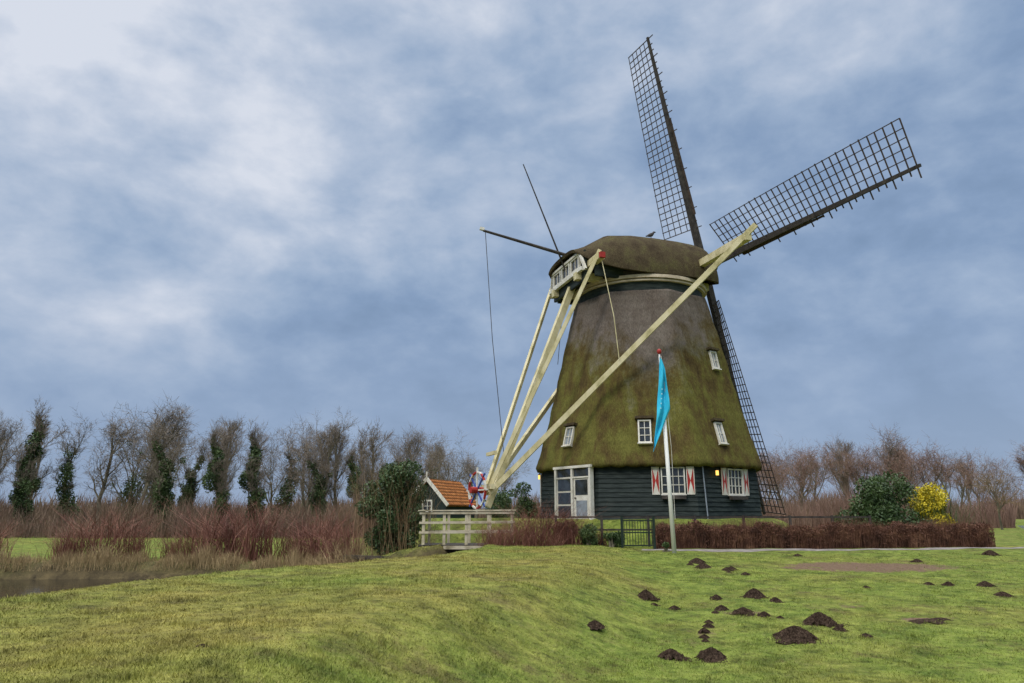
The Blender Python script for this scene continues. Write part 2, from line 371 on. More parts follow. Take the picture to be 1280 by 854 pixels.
def window(parent,c,t,u,n,w,h,nx,ny,fw=.07,name='window',glass='glass',fmat='white',lab=None):
    c=Vector(c);mb=MB()
    mb.box(c-t*(w/2),t,n,u,fw/2,.06,h/2+fw/2); mb.box(c+t*(w/2),t,n,u,fw/2,.06,h/2+fw/2)
    mb.box(c+u*(h/2),t,n,u,w/2-fw/2,.058,fw/2); mb.box(c-u*(h/2),t,n,u,w/2-fw/2,.058,fw/2)
    mb.box(c-u*(h/2+fw*.5+.02)+n*.03,t,n,u,w/2+fw,.075,.02)
    for i in range(1,nx): mb.box(c+t*(-w/2+w*i/nx),t,n,u,.013,.03,h/2-fw/2)
    for j in range(1,ny): mb.box(c+u*(-h/2+h*j/ny),t,n,u,w/2-fw/2,.027,.013)
    o=mb.make(name,M[fmat],parent)
    if lab:o['label']=lab
    m2=MB(); m2.box(c-n*.02,t,n,u,w/2-fw/2+.005,.012,h/2-fw/2+.005); m2.make('glass',M[glass],o)
    return o
UP=Vector((0,0,1))
def shutter(c,t,n,w,h):
    mb=MB(); c=Vector(c)
    mb.box(c,t,n,UP,w/2,.02,h/2,0)
    f=n*.024
    a=c+f-t*(w/2-.03)-UP*(h/2-.03);b_=c+f+t*(w/2-.03)-UP*(h/2-.03);cc=c+f+t*(w/2-.03)+UP*(h/2-.03);d=c+f-t*(w/2-.03)+UP*(h/2-.03);m_=c+f
    mb.add([a,b_,cc,d,m_],[(1,2,4),(3,0,4)],1)
    mb.make('shutter',[M['white'],M['red']],mill)
for kf,sc in((0,1.0),(1,.38)):
    n=fn(kf);t=Vector((-n.y,n.x,0))
    c=facept(kf,sc,2.93,.06); window(mill,c,t,UP,n,.86,.98,4,3,.05)
    for q in(-1,1): shutter(facept(kf,sc+q*.66,2.93,.075),t,n,.30,1.06)
    mb=MB(); c=facept(kf,sc,2.30,.17); mb.box(c,t,n,UP,.46,.09,.07,0); mb.make('window_box',M['darkwood'],mill)
n=fn(-2);t=Vector((-n.y,n.x,0))
window(mill,facept(-2,1.2,2.7,.06),t,UP,n,.8,1.3,2,3); shutter(facept(-2,1.7,2.7,.075),t,n,.34,1.3)
# door
n=fn(-1);t=Vector((-n.y,n.x,0)); dc=facept(-1,.54,0,.05); dc.z=0
mb=MB()
for s_ in(-1.10,-.02,1.10): mb.box(dc+t*s_+UP*2.49,t,n,UP,.055,.09,1.0)
mb.box(dc+UP*3.54,t,n,UP,1.2,.12,.05); mb.box(dc+UP*1.46,t,n,UP,1.2,.14,.05)
mb.box(dc+UP*3.12,t,n,UP,1.03,.08,.03)
df=mb.make('door_frame',M['white'],mill)
mb=MB(); mb.box(dc-t*.56+UP*2.3,t,n,UP,.48,.03,.78,0)
for j in range(3):
    mb.box(dc-t*.56+UP*(2.3-.53+j*.53)+n*.035,t,n,UP,.41,.008,.23,1)
mb.make('door',[M['white'],M['glass']],mill)
mb=MB(); mb.box(dc+t*.54+UP*2.3,t,n,UP,.48,.03,.78,0); mb.box(dc+t*.54+UP*2.72+n*.035,t,n,UP,.38,.008,.3,1); mb.box(dc+t*.54+UP*1.9+n*.035,t,n,UP,.33,.012,.3,2)
dr=mb.make('door',[M['white'],M['glass'],M['paleglass']],mill)
mb=MB(); mb.tube([dc+t*.18+UP*2.3+n*.03,dc+t*.18+UP*2.3+n*.1],.03,8); mb.make('handle',M['darkwood'],dr)
for q in(-.56,.54):
    mb=MB(); mb.box(dc+t*q+UP*3.32,t,n,UP,.47,.02,.16); mb.make('transom_glass',M['glass'],mill)
for kf,s_ in((1,-.75),(-2,1.8)):
    c=facept(kf,s_,3.25,.16); mb=MB(); mb.tube([c-UP*.09,c+UP*.09],.06,8,0); mb.tube([c+UP*.09,c+UP*.17],[.08,.01],8,1); mb.beam(c+UP*.1,c+UP*.1-fn(kf)*.16,.02,.02,mi=1)
    mb.make('lantern',[M['glow'],M['darkwood']],mill)
mb=MB(); mb.tube([facept(1,-1.5,1.5,.1),facept(1,-1.5,3.5,.1)],.025,6); mb.make('drain_pipe',M['paleglass'],mill)
for kf,s_,z,w,h_ in((-1,.05,4.85,.46,.78),(0,0,4.85,.46,.92),(1,-.25,4.85,.36,.86),(1,.6,8.1,.34,.76)):
    n=fn(kf);t=Vector((-n.y,n.x,0)); sl=(apo(z-.4)-apo(z+.4))/.8
    u=(UP-n*sl).normalized(); nn=t.cross(u).normalized()
    if nn.dot(n)<0: nn=-nn
    c=facept(kf,s_,z,.04,False)
    window(mill,c,t,u,nn,w,h_,2,3 if kf==0 else 2,.06,glass='paleglass' if kf!=0 else 'glass')
    mb=MB(); mb.box(c+u*(h_/2+.11)+nn*.02,t,nn,u,w/2+.14,.14,.05); mb.make('window_hood',M['capthatch'],mill)
def ring(name,r0,r1,z0,z1,mat,n=64):
    V=[];Fr=[]
    for i in range(n):
        a=2*math.pi*i/n; c,s2=math.cos(a),math.sin(a)
        for r,z in((r0,z0),(r1,z0),(r1,z1),(r0,z1)): V.append((MX+c*r,MY+s2*r,z))
    for i in range(n):
        for q in range(4): Fr.append((i*4+q,i*4+(q+1)%4,((i+1)%n)*4+(q+1)%4,((i+1)%n)*4+q))
    return mesh_obj(name,V,Fr,mat,mill)
ring('ring_wall',2.3,2.92,11.1,11.66,M['board'])
ring('ring_beam',2.4,3.06,11.62,11.70,M['peach'])
ring('ring_beam',2.4,3.14,11.74,11.88,M['peach'])
ring('ring_wall',2.3,3.0,11.66,12.15,M['darkwood'])
# cap
d2=Vector((.95,.312,0)).normalized(); hh=Vector((d2.y,-d2.x,0))
def cp(rho,s_,z): return Vector((MX,MY,0))+d2*rho+hh*s_+UP*z
ctl=[(-4.0,1.62,13.02,.32),(-3.3,2.25,12.42,1.22),(-2.3,2.82,12.05,2.22),(-1.2,3.03,11.93,2.46),(0,3.10,11.92,2.48),(1.2,3.05,11.93,2.46),(2.0,2.9,11.94,2.43),(2.5,2.7,11.97,2.34),(2.85,2.4,12.02,2.08),(3.1,2.0,12.12,1.65),(3.16,1.3,12.3,1.0)]
secs=[]
for a,b_ in zip(ctl[:-1],ctl[1:]):
    for q in range(4): secs.append(tuple(a[i]+(b_[i]-a[i])*q/4 for i in range(4)))
secs.append(ctl[-1])
prx=[(-1.0,0),(-1.0,.12),(-.975,.26),(-.935,.42),(-.875,.57),(-.79,.70),(-.68,.81),(-.54,.90),(-.38,.955),(-.2,.985),(0,1.0)]
prx=prx+[(-a,b_) for a,b_ in prx[-2::-1]]
na=len(prx);V=[];Fc=[]
for (rho,w,zb,H) in secs:
    for i,(sx_,sz_) in enumerate(prx):
        V.append(tuple(cp(rho,w*sx_,zb+H*sz_)))
for j in range(len(secs)-1):
    for i in range(na-1): a=j*na+i; Fc.append((a,a+1,a+1+na,a+na))
last=(len(secs)-1)*na; Fc.append(tuple(range(last,last+na)))
cap=mesh_obj('cap',V,Fc,M['capthatch'],mill,True)
md=cap.modifiers.new('thick','SOLIDIFY'); md.thickness=.14; md.offset=-1
md=cap.modifiers.new('edges','EDGE_SPLIT'); md.split_angle=math.radians(50)
mb=MB()
mb.box(cp(-3.58,0,12.4),hh,d2,UP,1.85,.06,.7)
for q in (-1,1): mb.box(cp(-1.9,q*2.2,12.2),d2,hh,UP,1.4,.06,.4)
mb.make('cap_boarding',M['board'],cap)
for i in range(3):
    window(cap,cp(-3.74,-1.08+i*1.08,12.62),-hh,UP,-d2,.88,.60,2,1,.10,fmat='white')
mb=MB(); mb.box(cp(-3.78,0,12.18),hh,d2,UP,1.95,.08,.08); mb.box(cp(-3.78,0,13.0),hh,d2,UP,1.65,.07,.05)
for q in(-1,1): mb.beam(cp(-3.78,q*1.65,13.0),cp(-3.7,q*2.1,12.1),.1,.12)
mb.make('window_board',M['white'],cap)
onebeam('short_cross_beam',M['cream'],mill,cp(-3.35,-3.0,12.4),cp(-3.35,3.0,12.45),.28,.30)
onebeam('beam_end',M['red'],mill,cp(-3.35,2.98,12.45),cp(-3.35,3.14,12.45),.24,.24)
onebeam('long_cross_beam',M['cream'],mill,cp(1.7,-6.3,12.7),cp(1.7,6.3,12.7),.28,.32)
for q in(-1,1): onebeam('sheer_beam',M['cream'],mill,cp(-3.9,q*1.35,11.98),cp(2.9,q*1.35,12.12),.3,.34)
foot=Vector((-.99,30.0,2.45))
onebeam('tail_beam',M['cream'],mill,cp(-3.2,0,12.6),foot+Vector((0,0,-.5)),.25,.30,.19,.22)
dirt_=(foot-cp(-3.3,0,12.5)).normalized()
for q in(-1,1):
    onebeam('short_brace',M['cream'],mill,cp(-3.35,q*2.85,12.75),foot+hh*q*.22+UP*.25,.13,.16)
    e=cp(1.7,q*6.2,12.85); f=foot+hh*q*.3+UP*(.05); ext=(e-f).normalized()*.5; onebeam('long_brace',M['cream'],mill,e+ext,f,.18,.22,.16,.2)
onebeam('tail_crosspiece',M['cream'],mill,foot+hh*.75+UP*.3,foot-hh*.75+UP*.3,.16,.2)
onebeam('tail_crosspiece',M['cream'],mill,foot+hh*.6+UP*1.3-dirt_*.4,foot-hh*.6+UP*1.3-dirt_*.4,.12,.14)
# winch wheel
wc=Vector((-1.42,29.9,2.62)); wn=Vector((-.86,-.50,0)).normalized(); wt=Vector((-wn.y,wn.x,0))
mb=MB(); R_=.72
pts=[wc+wt*math.cos(a)*R_+UP*math.sin(a)*R_ for a in [2*math.pi*i/24 for i in range(25)]]
for i in range(24): mb.beam(pts[i],pts[i+1],.06,.08,up=wn,mi=(i//2)%2)
for i in range(8):
    a=math.pi*2*i/8; dd=wt*math.cos(a)+UP*math.sin(a); mb.beam(wc,wc+dd*(R_+.2),.055,.055,up=wn,mi=2 if i%2 else 0)
mb.tube([wc-wn*.25,wc+wn*.3],.13,12,1)
mb.make('winch_wheel',[M['white'],M['red'],M['blue']],mill)
mb=MB(); mb.tube([cp(-3.0,.2,13.25),cp(-7.8,.1,14.15)],[.09,.06],8); mb.make('brake_lever',M['darkwood'],mill)
tip=cp(-7.7,.1,14.1)
onebeam('lever_tip',M['white'],mill,tip+Vector((-.05,-.03,.1)),tip+Vector((-.25,-.07,.14)),.13,.13)
mb=MB(); mb.tube([tip,tip+Vector((.35,-.1,-5)),Vector((-.35,30.2,4.2))],.016,5); mb.make('brake_rope',M['darkwood'],mill)
mb=MB(); mb.tube([Vector((2.55,31.9,12.6)),Vector((.53,31.0,17.7))],[.045,.025],6); mb.make('signal_rod',M['darkwood'],mill)
mb=MB(); mb.tube([cp(-3.3,2.9,12.3),Vector((4.2,28.6,9.6)),Vector((4.35,28.55,7.75))],.018,5); mb.make('hanging_rope',M['cream'],mill)
mb=MB(); mb.tube([cp(-3.6,-.6,12.0),Vector((2.05,31.6,8.2))],.014,5); mb.make('hanging_rope',M['darkwood'],mill)
# sails
Hb=Vector((9.74,34.3,13.8)); a1=Vector((-.206,-.120,.971)).normalized(); a2=Vector((.322,-.946,-.048)); a2=(a2-a1*a2.dot(a1)).normalized(); nn_=a1.cross(a2).normalized()
if nn_.x<0: nn_=-nn_
mb=MB(); mb.tube([cp(1.5,0,13.1),Hb+nn_*.5],.32,12); mb.make('wind_shaft',M['darkwood'],mill)
for idx,(ax,w0) in enumerate(((a1,-a2),(a2,a1),(-a1,a2),(-a2,-a1))):
    L=12.45 if idx!=1 else 12.6
    off=nn_*(.12 if idx%2 else -.12)
    mb=MB(); mb.beam(Hb+off-ax*.6,Hb+off+ax*4.6,.32,.32,.25,.24,up=nn_); mb.beam(Hb+off+ax*4.6,Hb+off+ax*L,.25,.24,.11,.10,up=nn_)
    sail=mb.make('sail',M['darkwood'],mill)
    def wdir(r):
        ph=math.radians(np.interp(r,[2,12.4],[27,6])); return (w0*math.cos(ph)-nn_*math.sin(ph)).normalized()
    lat=MB(); nrung=31; W=1.78
    rs=[2.0+(L-2.12)*i/(nrung-1) for i in range(nrung)]
    for i,r in enumerate(rs):
        w=wdir(r); p=Hb+off+ax*(r+rng.uniform(-.02,.02))
        lead=-.42 if i%3==0 else -.24
        lat.beam(p+w*lead,p+w*(W+rng.uniform(.0,.06)),.036,.040,up=ax)
    for fr in(.22,.42,.61,.80,1.0):
        for r0,r1 in zip(rs[:-1],rs[1:]):
            lat.beam(Hb+off+ax*r0+wdir(r0)*W*fr,Hb+off+ax*r1+wdir(r1)*W*fr,.030,.030,up=nn_)
    lat.make('sail_lattice',M['sailwood'],sail)
    brd=MB()
    for i in range(2,17,1):
        r0,r1=rs[i],rs[i+1]; ww=.10*(1-.4*i/17)
        brd.beam(Hb+off+ax*r0-wdir(r0)*(.11+ww),Hb+off+ax*(r1-.01)-wdir(r1)*(.11+ww*.97),.025,ww*1.5,up=wdir(r0))
    brd.make('leading_board',M['sailwood'],sail)
# bird
bp=cp(-.1,1.55,14.14)
bird=MB()
bpts=[(-.19,.10,.02),(-.12,.12,.035),(-.04,.14,.07),(.04,.17,.075),(.1,.22,.05),(.13,.27,.04),(.17,.27,.03),(.21,.262,.005)]
bird.tube([bp+Vector((a*1.2,0,c*1.2+.02)) for a,c,r in bpts],[r*1.2 for a,c,r in bpts],10)
for q in(-.025,.025): bird.tube([bp+Vector((.02,q,-.03)),bp+Vector((.02,q,.16))],.01,5)
bo=bird.make('pigeon',M['pigeon'],None,True); label(bo,'small dark pigeon standing on the thatched ridge','bird')
# ---------------------------------------------------------------- flagpole
fz=g(5.2,24)
fp=empty('flagpole',(5.2,24,fz),'white leaning flagpole with limp cyan pennant on the grass','flagpole')
def fpx(z): return 5.2-.17*(z-fz)/(7.05-fz)
mb=MB(); mb.tube([(5.2,24,fz-.1),(fpx(5),24,5.0)],[.075,.06],12); mb.tube([(fpx(5)-.0,24,4.9),(fpx(7.05),24,7.0)],[.045,.028],10); mb.make('pole',M['polewhite'],fp,True)
mb=MB(); mb.sphere((fpx(7.05),24,7.06),.08,10,0,(1,1,1.2)); mb.make('finial',M['red'],fp,True)
mb=MB(); mb.tube([(fpx(6.9)+.05,23.97,6.9),(fpx(3)+.12,23.9,3.8),(fpx(1.5)+.09,23.93,1.5)],.008,4); mb.make('halyard',M['white'],fp)
nu,nv=14,40;V=[];Ff=[]
for j in range(nv+1):
    tt=j/nv; z=6.88-3.22*tt; lx=fpx(z)-.03-.45*tt**1.3; w=float(np.interp(tt,[0,.12,.35,.55,.8,1],[.08,.2,.33,.46,.22,.02]))
    for i in range(nu+1):
        uu=i/nu; V.append((lx+w*uu*.9,23.86+.09*math.sin(uu*9+tt*5)*min(1,tt*4)*(1-tt*.4)+.04*math.sin(tt*17+uu*3),z-.12*uu*(1-tt)))
for j in range(nv):
    for i in range(nu): a=j*(nu+1)+i; Ff.append((a,a+1,a+nu+2,a+nu+1))
fl=mesh_obj('flag',V,Ff,M['cyan'],fp,True)
for j,tt in enumerate([.36,.41,.46,.51,.56]):
    z=6.88-3.22*tt; x=fpx(z)-.03-.45*tt**1.3+.10
    mb=MB(); mb.box((x,23.755,z),(1,0,0),(0,1,0),(0,0,1),.020,.004,.024 if j%2 else .018)
    mb.make('flag_letter',M['flagtext'],fl)
# ---------------------------------------------------------------- molehills
def hill_mesh(seed):
    R=random.Random(seed); V=[(0,0,.95)];F_=[];nr_=20;ns=60
    ph=[R.uniform(0,6.28) for _ in range(8)]
    pk=[(R.uniform(-.05,.05),R.uniform(-.05,.05),1,.46)]+[(R.uniform(-.30,.30),R.uniform(-.30,.30),R.uniform(.3,.7),R.uniform(.10,.22)) for _ in range(8)]
    def hz(x,y):
        v=0
        for a,b_,c,w in pk: v=max(v,c*max(0,1-(math.hypot(x-a,y-b_)/w)**1.5))
        return v
    for j in range(1,nr_+1):
        rr=j/nr_
        for i in range(ns):
            a=2*math.pi*i/ns; r=rr*(1+.18*math.sin(2*a+ph[0])+.12*math.sin(5*a+ph[1])+.10*math.sin(9*a+ph[4])+.08*math.sin(17*a+ph[5]))
            x=r*math.cos(a)*.5;y=r*math.sin(a)*.5
            V.append((x,y,hz(x,y)+R.uniform(-.13,.13)-.07*rr))
    for i in range(ns): F_.append((0,1+i,1+(i+1)%ns))
    for j in range(nr_-1):
        for i in range(ns): a=1+j*ns+i;b_=1+j*ns+(i+1)%ns; F_.append((a,a+ns,b_+ns,b_))
    for c in range(620):
        a=R.uniform(0,6.28);r=abs(R.gauss(.40,.24));s_=R.uniform(.005,.019)*(1 if r<.6 else .8); n0=len(V); x,y=r*math.cos(a),r*math.sin(a); z=.02+hz(x,y)
        for dx,dy,dz in((-1,-1,-1),(1,-1,0),(0,1,-1),(R.uniform(-.5,.5),R.uniform(-.5,.5),3.2)): V.append((x+dx*s_,y+dy*s_,z+dz*s_*1.2))
        F_+=[(n0,n0+1,n0+3),(n0+1,n0+2,n0+3),(n0+2,n0,n0+3)]
    me=bpy.data.meshes.new('molehill'); me.from_pydata(V,[],F_); me.materials.append(M['soil']); return me
HM=[hill_mesh(i) for i in range(6)]
hills=[(4.57,11.36,.50,.2),(3.76,10.2,.60,.2),(2.35,9.1,.46,.15),(1.88,9.1,.36,.13),(1.22,11.36,.38,.1),(2.41,13.66,.48,.18),(2.72,12.77,.26,.08),(4.5,14.06,.50,.18),(3.7,12.2,.42,.13),(3.5,12.75,.30,.1),(3.95,12.0,.26,.09),(2.69,10.75,.24,.08),(2.6,10.4,.18,.06),(2.85,11.1,.2,.07),(2.55,10.15,.14,.05),(2.95,11.5,.18,.06),(3.7,13.8,.3,.1),(4.68,13.5,.3,.1),(4.65,10.9,.24,.08),(4.8,10.45,.22,.06),(6.36,11.7,.5,.03),(6.15,11.65,.3,.03),(6.6,11.75,.3,.025),(9.1,15.8,.3,.1),(8.75,15.9,.26,.07),(9.8,15.7,.42,.13),(9.3,14.4,.38,.1),(10.2,14.8,.3,.08),(14.6,22.9,.5,.16),(5.07,20.7,.55,.15),(4.9,19.3,.5,.13),(5.3,18.6,.34,.1),(5.5,18.9,.3,.09),(5.45,17.6,.25,.08),(8.6,22.6,.3,.08),(11.2,20.8,.36,.1),(7.2,15.4,.2,.05),(-2.56,6.4,.14,.03),(3.85,12.45,.2,.05),(3.3,12.4,.18,.05),(4.15,11.85,.14,.05),(2.45,13.1,.18,.05),(5.2,18.1,.2,.05),(4.75,20.0,.25,.07)]
for i,(x,y,w,h_) in enumerate(hills):
    if x>1.6:
        f=2.35/(1.6+.05*y) if y<10 else 2.35/(1.933+.0167*y)
        x*=f;y*=f;w*=f
    o=bpy.data.objects.new('molehill',HM[i%6]); o.location=(x,y,g(x,y)-.005); o.scale=(w*1.04,w*rng.uniform(.8,1.1),h_*.85); o.rotation_euler=(0,0,rng.uniform(0,6.28)); COL.objects.link(o)
    label(o,('flattened patch of dark loose soil in the grass' if h_<.07 else 'crumbly dark soil molehill on the grass'),'molehill','molehills scattered over the grass field')
# ---------------------------------------------------------------- leaf clouds
def leafcloud(lumps,n,size,R,shell=.55,flat=.0):
    L=np.array(lumps,float); vol=L[:,3]*L[:,4]*L[:,5]; idx=R.choice(len(L),n,p=vol/vol.sum()); l=L[idx]
    d=R.normal(0,1,(n,3)); d/=np.linalg.norm(d,axis=1)[:,None]; r=R.uniform(shell**3,1,n)**(1/3)
    r*=1+.12*np.sin(d[:,0]*9+idx)*np.sin(d[:,2]*8+idx*2)
    c=l[:,:3]+d*r[:,None]*l[:,3:6]
    a=R.normal(0,1,(n,3)); a/=np.linalg.norm(a,axis=1)[:,None]; b_=np.cross(a,R.normal(0,1,(n,3))); b_/=np.linalg.norm(b_,axis=1)[:,None]
    s_=size*R.uniform(.6,1.3,n)[:,None]
    V=np.stack([c-a*s_,c+b_*s_*.5,c+a*s_,c-b_*s_*.5],1).reshape(-1,3)
    return V,np.arange(n*4).reshape(-1,4)
def bush(name,x,y,W,H,nl,n,size,mat,seed,lab,cat,twigs=None,dx=1.0,low=.16,sm=(.12,.25)):
    R=np.random.RandomState(seed); z=g(x,y)
    e=empty(name,(x,y,z),lab,cat)
    lumps=[]
    for i in range(nl):
        a=R.uniform(0,6.28);rr=R.uniform(0,.70)*W/2; hz=R.uniform(low,.84)*H; sh=1-.7*max(0,hz/H-.4)
        s_=R.uniform(*sm)*W
        lumps.append((x+math.cos(a)*rr*sh,y+math.sin(a)*rr*sh*dx,z+hz,s_,s_,s_*R.uniform(.7,1.1)))
    V,F_=leafcloud(lumps,n,size,R)
    mesh_obj('foliage',V,F_,mat,e)
    mb=MB()
    for i in range(9):
        l=lumps[i%len(lumps)]; mb.tube([(x+R.uniform(-.15,.15),y+R.uniform(-.15,.15),z-.05),((x+l[0])/2,(y+l[1])/2,z+(l[2]-z)*.45),(l[0],l[1],l[2])],[.05,.035,.012],5)
    mb.make('stem',M['bark'],e)
    if twigs is not None:
        xx=x+R.normal(0,W*.2,500);yy=y+R.normal(0,W*.2,500)
        V,F2=stems(xx,yy,np.full(500,z),R.uniform(.5,1.08,500)*H,.2,.008,R); mesh_obj('twigs',V,F2,twigs,e)
    return e
bush('evergreen_bush',-4.5,27.9,3.0,4.1,60,24000,.055,M['everg'],11,'tall dark evergreen bush beside the canal','bush',M['twigtan'],low=.05,sm=(.08,.19))
bush('holly_bush',15.1,30,3.7,2.75,34,15000,.06,M['everg'],12,'rounded dark green holly bush behind the hedge','bush',sm=(.09,.21))
bush('flowering_bush',17.6,31,2.7,2.6,30,10000,.055,M['yellow'],13,'yellow flowering bush beside the holly','bush',M['everg'],sm=(.09,.21))
bush('evergreen_bush',.6,38,2.4,3.0,14,6000,.06,M['everg'],14,'dark evergreen bush beside the windmill','bush')
bush('evergreen_bush',-.8,43,2.8,3.0,14,5000,.06,M['everg'],15,'dark evergreen bush near the small shed','bush')
bush('low_green_plant',3.5,26.0,1.0,.6,8,2500,.035,M['everg'],16,'low green plant at the garden gate','plant')
bush('low_green_plant',2.7,26.2,1.3,.7,8,3000,.035,M['ivy'],17,'low leafy plant beside the gate','plant')
bush('low_green_plant',1.9,26.6,1.2,.8,8,3000,.035,M['hedge'],19,'low brown leafed plant beside the yard fence','plant')
bush('low_green_plant',5.05,24.5,.5,.28,5,700,.03,M['everg'],18,'low green plant at the flagpole foot','plant')
# hedge
R=np.random.RandomState(31); n=46000
tx=R.uniform(0,1,n); hx=4.95+tx*12.7; hy=26.0+1.6*tx**2+R.uniform(-.36,.36,n); hz=G(hx,hy)
top=.74+.06*np.sin(hx*2.3)+.06*np.sin(hx*5.1)+.04*np.sin(hx*11)
zz=hz+R.uniform(0,1,n)**.7*top+R.uniform(-.03,.07,n)
c=np.stack([hx,hy,zz],1); a=R.normal(0,1,(n,3));a/=np.linalg.norm(a,axis=1)[:,None];b_=np.cross(a,R.normal(0,1,(n,3)));b_/=np.linalg.norm(b_,axis=1)[:,None]
s_=.036*R.uniform(.6,1.4,n)[:,None]
V1=np.stack([c-a*s_,c+b_*s_*.4,c+a*s_,c-b_*s_*.4],1).reshape(-1,3); F1=[tuple(q) for q in np.arange(n*4).reshape(-1,4).tolist()]
tx=R.uniform(0,1,11000);hx=4.95+tx*12.7;hy=26+1.6*tx**2+R.uniform(-.38,.38,11000)
V2,F2=stems(hx,hy,G(hx,hy),R.uniform(.55,1.12,11000)*(.95+.1*np.sin(hx*1.7)),.12,.006,R)
V=np.concatenate([V1,V2]);F2=[tuple(i+len(V1) for i in f) for f in F2]
he=mesh_obj('hedge',V,F1+F2,M['hedge']); label(he,'long low russet brown clipped hedge','hedge')
# gate
gx,gy=4.35,25.7
gt=empty('garden_gate',(gx,gy,g(gx,gy)),'dark green iron bar gate in front of the windmill','gate')
gz=g(gx,gy)
for q in(-.55,.55): onebeam('gate_post',M['gateiron'],gt,(gx+q,gy,gz-.1),(gx+q,gy,gz+1.1),.08,.08)
mb=MB()
for zz in(.12,.55,.95): mb.beam((gx-.5,gy,gz+zz),(gx+.5,gy,gz+zz),.03,.04)
for i in range(11): xx=gx-.48+i*.096; mb.beam((xx,gy,gz+.1),(xx,gy,gz+.98),.018,.018,up=(0,1,0))
mb.make('gate_leaf',M['gateiron'],gt)
# garden fence
fe=empty('garden_fence',(7,26.9,g(7,26.9)),'low dark wooden rail fence around the windmill yard','fence')
fpts=[(1.6,27.0),(3.2,26.5),(4.9,26.7),(6.6,26.75),(8.4,26.9),(10.2,27.2),(12,27.8),(13.8,28.6)]
mr=MB()
for i,(x,y) in enumerate(fpts):
    onebeam('fence_post',M['darkwood'],fe,(x,y,g(x,y)-.1),(x,y,1.62),.08,.08,up=(0,1,0))
    if i:
        x0,y0=fpts[i-1]
        for zz in(1.12,1.56): mr.beam((x0,y0,zz),(x,y,zz),.04,.06)
mr.make('fence_rail',M['darkwood'],fe)
# bridge
br=empty('footbridge',(-1.6,27.8,.6),'small timber footbridge with weathered white railings','bridge')
mb=MB()
for i in range(24): mb.box((-3.3+i*.15,27.85,.56),(1,0,0),(0,1,0),(0,0,1),.07,1.0,.03)
for y in(27.1,28.6): mb.beam((-3.4,y,.43),(.2,y,.43),.18,.2)
mb.make('deck',M['darkwood'],br)
for y in(26.9,28.8):
    mb=MB()
    for i,x in enumerate((-3.2,-2.45,-1.65,-.85,.0)): mb.beam((x,y,.2),(x,y,1.70+(.12 if i in(0,4) else 0)),.10,.10,up=(0,1,0))
    for zz in(1.02,1.36,1.70): mb.beam((-3.35,y-.075,zz),(.1,y-.075,zz+.02),.04,.08)
    mb.beam((-3.4,y-.08,1.79),(.15,y-.08,1.81),.12,.035)
    mb.beam((-2.45,y-.1,.5),(-1.0,y-.1,.5),.06,.12); mb.make('railing',M['bridgewhite'],br)
mb=MB()
for i in range(16): x=-6.0+i*.2; y=27.0-(1.5*(i/15)) ; mb.beam((x,y,-1.4),(x,y,.15+.03*math.sin(i*3)),.17,.08,up=(0,1,0))
mb.beam((-6,26.9,.18),(-3,25.4,.18),.16,.12)
rv=mb.make('timber_revetment',M['darkwood']); label(rv,'dark timber bank revetment along the canal','retaining wall')
# shed
sc_=Vector((-3.72,40,0)); sz=g(-3.7,40); rd=Vector((.36,.933,0)).normalized(); gd=Vector((rd.y,-rd.x,0))
sh=empty('shed',(sc_.x,sc_.y,sz),'small dark green boarded shed with orange tiled roof','shed')
hl,hw,ez,rz_=1.8,1.05,2.30,3.45
def sp(a,b_,z): return sc_+rd*a+gd*b_+UP*z
mb=MB(); V=[sp(a,b_,z) for a in(-hl,hl) for (b_,z) in((-hw,sz-.1),(hw,sz-.1),(hw,ez),(0,rz_-.06),(-hw,ez))]
mb.add(V,[(0,1,2,3,4)[::-1],(5,6,7,8,9),(0,1,6,5),(1,2,7,6),(4,0,5,9),(2,3,8,7),(3,4,9,8)]); mb.make('wall',M['shedwall'],sh)
mb=MB()
for q in(-1,1):
    n_=(gd*q*(rz_-ez)+UP*hw).normalized(); sl=(gd*q*hw-UP*(rz_-ez)).normalized(); Ls=math.hypot(hw,rz_-ez)+.28
    mb.box(sp(0,0,rz_)+sl*(Ls/2)+n_*.03,rd,sl,n_,hl+.18,Ls/2,.045)
mb.make('roof',M['tile'],sh)
mb=MB()
for q in(-1,1):
    sl=(gd*q*hw-UP*(rz_-ez)).normalized(); mb.beam(sp(-hl-.21,0,rz_+.05),sp(-hl-.21,0,rz_+.05)+sl*(math.hypot(hw,rz_-ez)+.3),.05,.17)
mb.beam(sp(-hl-.22,0,rz_-.1),sp(-hl-.22,0,rz_+.4),.07,.07); mb.make('bargeboard',M['white'],sh)
window(sh,sp(-hl-.03,0,2.1),gd,UP,-rd,.5,.55,2,2,.08)
# ---------------------------------------------------------------- red-stem shrubs
def shrub_mesh(seed,n=420,w=.011,lean=.3,base=.16):
    R=np.random.RandomState(seed); x=R.normal(0,base,n);y=R.normal(0,base,n)
    V,F_=stems(x,y,np.zeros(n),R.uniform(.25,1.0,n)**.8,lean,w,R,.6)
    m=n*4; i=R.randint(0,n,m); bs=V.reshape(-1,5,3); p=bs[i,2]+(bs[i,4]-bs[i,2])*R.uniform(0,.8,m)[:,None]
    q=p+R.normal(0,.085,(m,3))+np.array([0,0,.10]); s_=R.normal(0,1,(m,3));s_/=np.linalg.norm(s_,axis=1)[:,None]
    V2=np.stack([p-s_*w*.3,p+s_*w*.3,q],1).reshape(-1,3); F2=[tuple(r) for r in (np.arange(m*3).reshape(-1,3)+len(V)).tolist()]
    me=bpy.data.meshes.new('shrub_stems'); me.from_pydata(np.concatenate([V,V2]).tolist(),[],F_+F2); return me
SM=[shrub_mesh(40+i,n=210,w=.0055,lean=.26+.05*i) for i in range(4)]
for me in SM: me.materials.append(M['redstem'])
